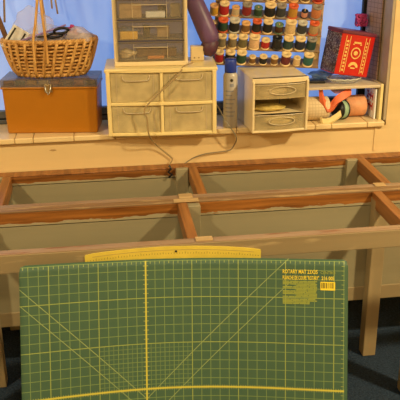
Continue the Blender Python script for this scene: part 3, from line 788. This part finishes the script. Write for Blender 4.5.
# ------------------------------------------------------------------ thread rack and spools
RK = thing('thread_rack','pale wooden thread rack with five rows of pegs, standing before the window','thread rack',(.640,2.842,MT+.007),(0,.05,-.10))
RM = Matrix.Translation((.640,2.842,MT+.007))@Matrix.Rotation(-.10,4,'Z')@Matrix.Rotation(.05,4,'Y')
TILT = math.radians(29)
ZR = [.008+.0605*k for k in range(5)]
for x_ in (-.207,.190): MB().box((x_,.016,0),(x_+.022,.026,.345),0,.002).build('side_post','rackwood',RK)
for z in ZR:
    m_ = Matrix.Translation((0,-.016,z))@Matrix.Rotation(TILT,4,'X')
    MB().box((-.210,-.016,-.005),(.204,.036,.0),0,.001,mat=m_).build('ledge','rackledge',RK)
MB().box((-.185,.016,0),(.19,.024,.022),0,.002).build('back_board','rackwood',RK)
C_ = {'yellow':(.62,.36,.03),'red':(.42,.02,.02),'beige':(.55,.44,.27),'dark red':(.24,.02,.02),'dark green':(.02,.065,.035),'black':(.012,.012,.014),'charcoal':(.04,.045,.055),
      'gold':(.50,.26,.04),'pink':(.60,.28,.20),'salmon':(.58,.22,.09),'maroon':(.13,.02,.03),'brown':(.20,.10,.03),'dark brown':(.07,.03,.015),'cream':(.72,.52,.28),
      'tan':(.50,.34,.17),'olive grey':(.22,.18,.11),'olive':(.15,.13,.06),'peach':(.74,.50,.30),'dark teal':(.02,.06,.065),'navy':(.02,.025,.05),'teal':(.03,.14,.13),'orange':(.6,.2,.03)}
TH_ = {k: plain('thread_'+k.replace(' ','_'), v, .65, var=.12, scale=200) for k, v in C_.items()}
CAPS = {'c': plain('spool_cream',(.74,.56,.30),.45,var=.05),'g': plain('spool_grey',(.25,.22,.19),.5),'r': plain('spool_red_top',(.60,.10,.03),.45),'o': plain('spool_orange_top',(.72,.40,.16),.45),
        'k': M['black'],'s': plain('spool_silver',(.5,.48,.42),.4),'n': plain('spool_green_top',(.12,.20,.12),.5)}
# (pixel column in the photo -> place along the ledge), thread colour, cap colour, size
ROWS = [
 ('bottom rack row', [(220,'red','c',1),(230.5,'black','c',1.1),(241.5,'dark green','c',1.1),(252.5,'brown','c',.75),(263,'black','c',.85),(274,'brown','c',.8),(285,'maroon','c',1.05),(296,'cream','c',.8),(307,'teal','c',1.1)]),
 ('second rack row from bottom', [(221.5,'olive grey','c',1.05),(232,'olive grey','c',1),(242,'olive','c',1.05),(253,'peach','c',1.2),(264,'red','c',.95),(275,'black','k',1.05),(286,'dark teal','c',1.1),(297.5,'navy','c',1.12),(308.5,'dark teal','g',1.08)]),
 ('middle rack row', [(211.5,'maroon','c',.9),(222,'dark green','r',1.1),(233,'black','s',1.15),(244,'brown','o',.95),(254.5,'black','r',1),(265,'black','c',1.05),(276,'dark brown','n',.9),(287,'cream','c',1.2),(298,'charcoal','s',1.05),(309.5,'tan','r',1.05)]),
 ('fourth rack row from bottom', [(213,'yellow','o',.95),(222.5,'red','c',1.05),(233.5,'beige','o',.85),(244,'dark red','g',1.05),(255,'dark green','n',.9),(266,'black','c',1.2),(276.5,'charcoal','g',1.08),(288,'gold','r',1.05),(299.5,'pink','k',.7),(310.5,'salmon','g',1.15)]),
 ('top rack row', [(214,'olive','c',1),(222,'dark green','c',1),(233,'tan','c',1),(244,'cream','c',1.05),(255,'olive','g',1),(266,'dark red','c',1.1),(277,'orange','c',1),(288,'cream','o',1.05),(299,'brown','c',1),(311,'red','r',1.1)]),
]
ORD = ['first','second','third','fourth','fifth','sixth','seventh','eighth','ninth','tenth']
CAPN = {'c':'cream','g':'grey','r':'red','o':'orange','k':'black','s':'silver','n':'green'}
peg_me = spool_parts = None
def spool_mesh():
    core = MB().lathe([(0,.0),(.0165,.0),(.0170,.0015),(.0165,.004),(.0115,.0055),(.0115,.034),(.0160,.0355),(.0168,.0385),(.0160,.040),(.0085,.0402),(.0075,.0385),(.0035,.0385),(.0035,.036),(0,.036)],24)
    thr = MB().lathe([(.0112,.0048),(.0150,.0056),(.0154,.009),(.0154,.031),(.0150,.0345),(.0112,.0352)],24)
    return core, thr
protos = {}
for rname, lst in ROWS:
    z = ZR[[r_[0] for r_ in ROWS].index(rname)]
    for k, (px, tc_, cp, sz) in enumerate(lst):
        xl = (.6335+(px-265)*.00399-.640)
        base = RM@Matrix.Translation((xl,-.016,z))@Matrix.Rotation(TILT,4,'X')
        pg = MB().tube([(0,0,-.004),(0,0,.0395+.003*(sz-1))],.0024,8); pg_o = pg.build('peg','rackwood',RK)
        pg_o.matrix_local = Matrix.Translation((xl,-.016,z))@Matrix.Rotation(TILT,4,'X')
        lab = f"{tc_} thread spool with {CAPN[cp]} top, {ORD[k]} from left, {rname}"
        root = bpy.data.objects.new('thread_spool', None); root.empty_display_size = .02; col.objects.link(root)
        root.matrix_world = base@Matrix.Translation((0,0,.001))@Matrix.Diagonal((1.12*sz, 1.12*sz, 1.26+.3*(sz-1) if sz >= 1 else sz*1.02, 1))
        tag(root, lab, 'thread spool', 'thread spools on the rack')
        if not protos:
            c_, t_ = spool_mesh(); co = c_.build('spool','rackwood'); to = t_.build('thread','rackwood')
            protos['c'], protos['t'] = co.data, to.data
            bpy.data.objects.remove(co); bpy.data.objects.remove(to)
        for nm, me, mt_ in (('spool',protos['c'],CAPS[cp]),('thread',protos['t'],TH_[tc_])):
            o = bpy.data.objects.new(nm, me.copy() if False else me); col.objects.link(o); o.parent = root
            if not me.materials: me.materials.append(mt_)
            o.material_slots[0].link = 'OBJECT'; o.material_slots[0].material = mt_

# ------------------------------------------------------------------ shelf at the right end of the sill and what is on it
SH = thing('sill_shelf','low painted shelf standing on the right end of the tiled sill','shelf',(.925,2.722,ZS))
MB().box((-.155,.0,.129),(.148,.175,.140),0,.002).build('board','shelfwood',SH)
MB().box((.149,.0,.0),(.161,.175,.142),0,.002).build('side_panel','cream_plastic',SH)
MB().box((-.155,.03,.0),(-.145,  .175,.1285),0,.002).build('side_panel','shelfwood',SH)
SHT = ZS+.140
single(MB().box((-.003,-.049,0),(.003,.049,.62),0,.001),'gridded_board','grid','brown gridded board standing on the shelf against the right side of the window','board',(1.0725,2.8475,SHT+.0005),(0,0,.28))
# red tin
TN = thing('ornate_tin','tilted red and gold tin with black scrollwork side, on the sill shelf','tin',(.944,2.800,.987),(0,math.radians(10.5),math.radians(15)))
w2, d2, h2 = .077, .052, .168
MB().box((-w2,-d2,0),(w2,d2,h2),0,.003).build('body','red',TN)
MB().box((-w2-.0025,-d2-.0025,h2-.012),(w2+.0025,d2+.0025,h2+.002),0,.003).build('lid_edge','darkpurple',TN)
sd = MB().box((-w2-.0012,-d2+.002,.004),(-w2+.001,d2-.002,h2-.013),0); sd.build('scrollwork_panel','scroll',TN)
gd = MB()
for x0, x1 in ((-.055,-.036),(.036,.052)):
    for xx in (x0, x1): gd.box((xx-.0012,-d2-.0014,.010),(xx+.0012,-d2+.0002,h2-.018))
    for kk in range(9): gd.box((x0+.005,-d2-.0012,.016+kk*.0137),(x1-.005,-d2+.0002,.016+kk*.0137+.008))
gd.build('gold_borders','gold',TN)
md = MB(); Rf = Matrix.Translation((0,-d2-.0008,.088))@Matrix.Rotation(PI/2,4,'X')
md.lathe([(.018,0),(.0225,0),(.0225,.0012),(.018,.0012),(.018,0)],28,mat=Rf,smooth=False)
md.lathe([(0,0),(.012,0),(.012,.001),(0,.001)],20,mat=Rf,sx=.8,sy=.7,smooth=False)
md.box((-.016,-d2-.0014,.124),(.016,-d2+.0002,.131)); md.box((-.020,-d2-.0014,.119),(-.013,-d2+.0002,.123)); md.box((.013,-d2-.0014,.119),(.020,-d2+.0002,.123))
poly = [(.022*math.cos(PI*k/14), .034+.020*math.sin(PI*k/14)) for k in range(15)]+[(.012*math.cos(PI*k/14), .034+.009*math.sin(PI*k/14)) for k in range(14,-1,-1)]
md.prism(poly,-d2-.0014,-d2+.0002); md.box((-.010,-d2-.0014,.028),(.010,-d2+.0002,.033))
md.build('gold_medallion','gold',TN)
# glass dish and bags under the tin
DS = thing('glass_dish','clear glass dish under the tilted red tin on the shelf','dish',(.945,2.790,SHT+.0005))
MB().lathe([(0,0),(.030,0),(.036,.003),(.050,.018),(.0515,.018),(.038,.0015),(0,.0025)],32,sx=1.35,sy=.9).build('bowl','clearglass',DS)
MB().tube([(.068*math.cos(2*PI*k/40),.0455*math.sin(2*PI*k/40),.0185+.0015*math.cos(16*PI*k/20)) for k in range(40)],.0022,8,True).build('rim','glassrim',DS)
single(MB().blob((0,0,.018),(.045,.028,.017),5,.2,n=4),'plastic_bag','blue_bag','crumpled blue plastic bag on the shelf left of the red tin','bag',(.872,2.858,SHT+.001))
single(MB().box((-.036,-.016,0),(.036,.016,.011),0,.003),'pocket_case','black','flat black case on the shelf beside the mini drawer unit','case',(.835,2.800,SHT+.0005),(0,0,-.2))
single(MB().tube([(.0+.024*math.cos(k*.61)*(1-.003*k),.012*math.sin(k*.83),.0+.022*math.sin(k*.47)) for k in range(140)],.0035,6),'yarn_skein','yarn','magenta yarn skein behind the top of the red tin','yarn',(1.030,2.875,1.180))
# under the shelf
RO = thing('cloth_roll','thick roll of cream woven cloth under the left of the shelf','cloth roll',(.827,2.765,ZS+.047),(0,0,0))
MB().lathe([(0,-.05),(.042,-.05),(.046,-.046),(.046,.046),(.042,.05),(0,.05)],28,mat=Matrix.Rotation(PI/2,4,'Y')@Matrix.Rotation(0,4,'X')).build('cloth','woven',RO)
PC = thing('ribbon_roll','large roll of peach ribbon at the right under the shelf','ribbon roll',(.9955,2.795,ZS+.0435))
MB().lathe([(0,-.042),(.039,-.042),(.042,-.038),(.042,.038),(.039,.042),(0,.042)],28,mat=Matrix.Rotation(PI/2,4,'Y')).build('ribbon','peach',PC)
MN = thing('ribbon_roll','mint green ribbon reel with black sides under the shelf','ribbon roll',(.927,2.752,ZS+.0405),(0,.12,.42))
MB().lathe([(0,-.012),(.036,-.012),(.036,.012),(0,.012)],28,mat=Matrix.Rotation(PI/2,4,'Y')).build('ribbon','mint',MN)
for s_ in (-.014,.014): MB().lathe([(0,-.0018),(.039,-.0018),(.039,.0018),(0,.0018)],28,mat=Matrix.Translation((s_,0,0))@Matrix.Rotation(PI/2,4,'Y')).build('reel_side','black',MN)
def band(pts, wd, th, axis=Vector((0,1,0))):
    mb = MB(); P = [Vector(p) for p in pts]; rows_ = []
    for i, p in enumerate(P):
        t = (P[min(i+1,len(P)-1)]-P[max(i-1,0)]).normalized(); n = t.cross(axis).normalized()
        rows_.append([mb.bm.verts.new(p+axis*a+n*b_) for a, b_ in ((-wd/2,-th/2),(wd/2,-th/2),(wd/2,th/2),(-wd/2,th/2))])
    for A_, B_ in zip(rows_, rows_[1:]):
        for k in range(4): mb.bm.faces.new((A_[k],A_[(k+1)%4],B_[(k+1)%4],B_[k])).smooth = False
    mb.bm.faces.new(rows_[0]); mb.bm.faces.new(rows_[-1][::-1])
    return mb
single(band(spline([(.838,2.742,.936),(.845,2.735,.900),(.862,2.73,.870),(.880,2.728,.872),(.905,2.73,.900),(.940,2.74,.918),(.962,2.745,.930)],6),.036,.014,Vector((.12,.55,.80)).normalized()),'folded_ribbon','coral','coral orange ribbon folded in a V under the shelf','ribbon')
single(band(spline([(.880,2.775,.945),(.905,2.77,.925),(.945,2.775,.938),(.975,2.78,.945)],6),.05,.012,Vector((0,1,0))),'cloth_strip','lilac','muted lilac cloth strip above the coral ribbon under the shelf','cloth')
single(band(spline([(.838,2.715,.826),(.845,2.712,.818),(.875,2.71,.8225),(.905,2.712,.840),(.917,2.716,.848)],6),.024,.010,Vector((.0,.75,.66)).normalized()),'folded_ribbon','cream_plastic','cream ribbon curled on the sill in front of the mint reel','ribbon')
PK = thing('paper_packet','white paper packet with red printing standing under the right end of the shelf','packet',(1.060,2.79,ZS+.001),(0,0,0))
MB().box((-.003,-.060,0),(.003,.060,.120),0,.001).build('packet','white',PK)
for zc, hh in ((.085,.030),(.045,.030)):
    rp = MB()
    for yy in (-.036,-.012): rp.box((-.0040,yy-.004,zc-hh/2),(-.0029,yy+.004,zc+hh/2))
    rp.box((-.0040,-.036,zc-.004),(-.0029,.024,zc+.004)); rp.box((-.0040,.018,zc-hh/2),(-.0029,.024,zc+hh/2))
    rp.box((-.0040,.012,zc-hh/2),(-.0029,.030,zc-hh/2+.008)); rp.box((-.0040,.012,zc+hh/2-.008),(-.0029,.030,zc+hh/2))
    rp.build('red_printing','redprint',PK)

# ------------------------------------------------------------------ cords
single(MB().tube(spline([(.332,2.680,1.076),(.293,2.655,1.066),(.270,2.632,1.040),(.1527,2.624,.933),(.154,2.622,.885),(.160,2.630,.822),(.192,2.690,.761),(.243,2.702,.710),(.249,2.700,.698),(.236,2.675,.688)],10),.0027,8),'tan_cable','cord','tan cable trailing down over the drawer unit to the table frame','cord')
pl = MB().tube([(.232,2.655,.691),(.240,2.6535,.678),(.228,2.652,.666),(.242,2.652,.655),(.230,2.652,.644)],.0045,8)
single(pl,'cord_plug','black','dark knotted cord end hanging at the back rail beside the post','plug')
single(MB().tube(spline([(.424,2.72,.905),(.432,2.690,.892),(.4537,2.660,.8475),(.478,2.655,.815),(.493,2.660,.785),(.490,2.69,.750),(.4749,2.700,.726),(.43,2.702,.7195),(.3769,2.702,.7145),(.330,2.702,.700),(.297,2.690,.6835)],10),.0022,8),'thin_cable','greycord','thin grey cable looping from beside the spray can to the table frame','cable')

# ------------------------------------------------------------------ light
def lamp(name, loc, e, size, colr):
    l = bpy.data.lights.new(name,'AREA'); l.shape = 'DISK'; l.size = size; l.energy = e; l.color = colr
    o = bpy.data.objects.new(name, l); col.objects.link(o); o.location = loc
    return o
lamp('ceiling_or_fill_lamp',(1.95,.95,2.40),96,.18,(1,.82,.45))
lamp('ceiling_or_fill_lamp',(-1.55,.95,2.40),62,.18,(1,.82,.45))
lamp('ceiling_or_fill_lamp',(.2,-.3,2.40),26,.3,(1,.80,.44))  # unseen fill added in front to brighten the forward faces
wd = bpy.data.worlds.new('dusk'); sc.world = wd; wd.use_nodes = True
wd.node_tree.nodes['Background'].inputs['Color'].default_value = (.25,.38,.75,1); wd.node_tree.nodes['Background'].inputs['Strength'].default_value = .4

# ------------------------------------------------------------------ camera
cam = bpy.data.cameras.new('camera'); co = bpy.data.objects.new('camera', cam); col.objects.link(co); sc.camera = co
cam.sensor_width = 36; cam.lens = 740.43/400*36; cam.clip_start = .05
Fw = Vector((.12121259,.92042462,-.37165311)); Rt = Vector((.99090778,-.13422521,-.00923895)); Up = Vector((.05838897,.36715408,.9283257))
co.matrix_world = Matrix(((Rt.x,Up.x,-Fw.x,0),(Rt.y,Up.y,-Fw.y,0),(Rt.z,Up.z,-Fw.z,1.61460688),(0,0,0,1)))
sc.view_settings.view_transform = 'Standard'; sc.view_settings.look = 'None'; sc.view_settings.exposure = 0; sc.view_settings.gamma = 1
sc.view_settings.use_curve_mapping = False
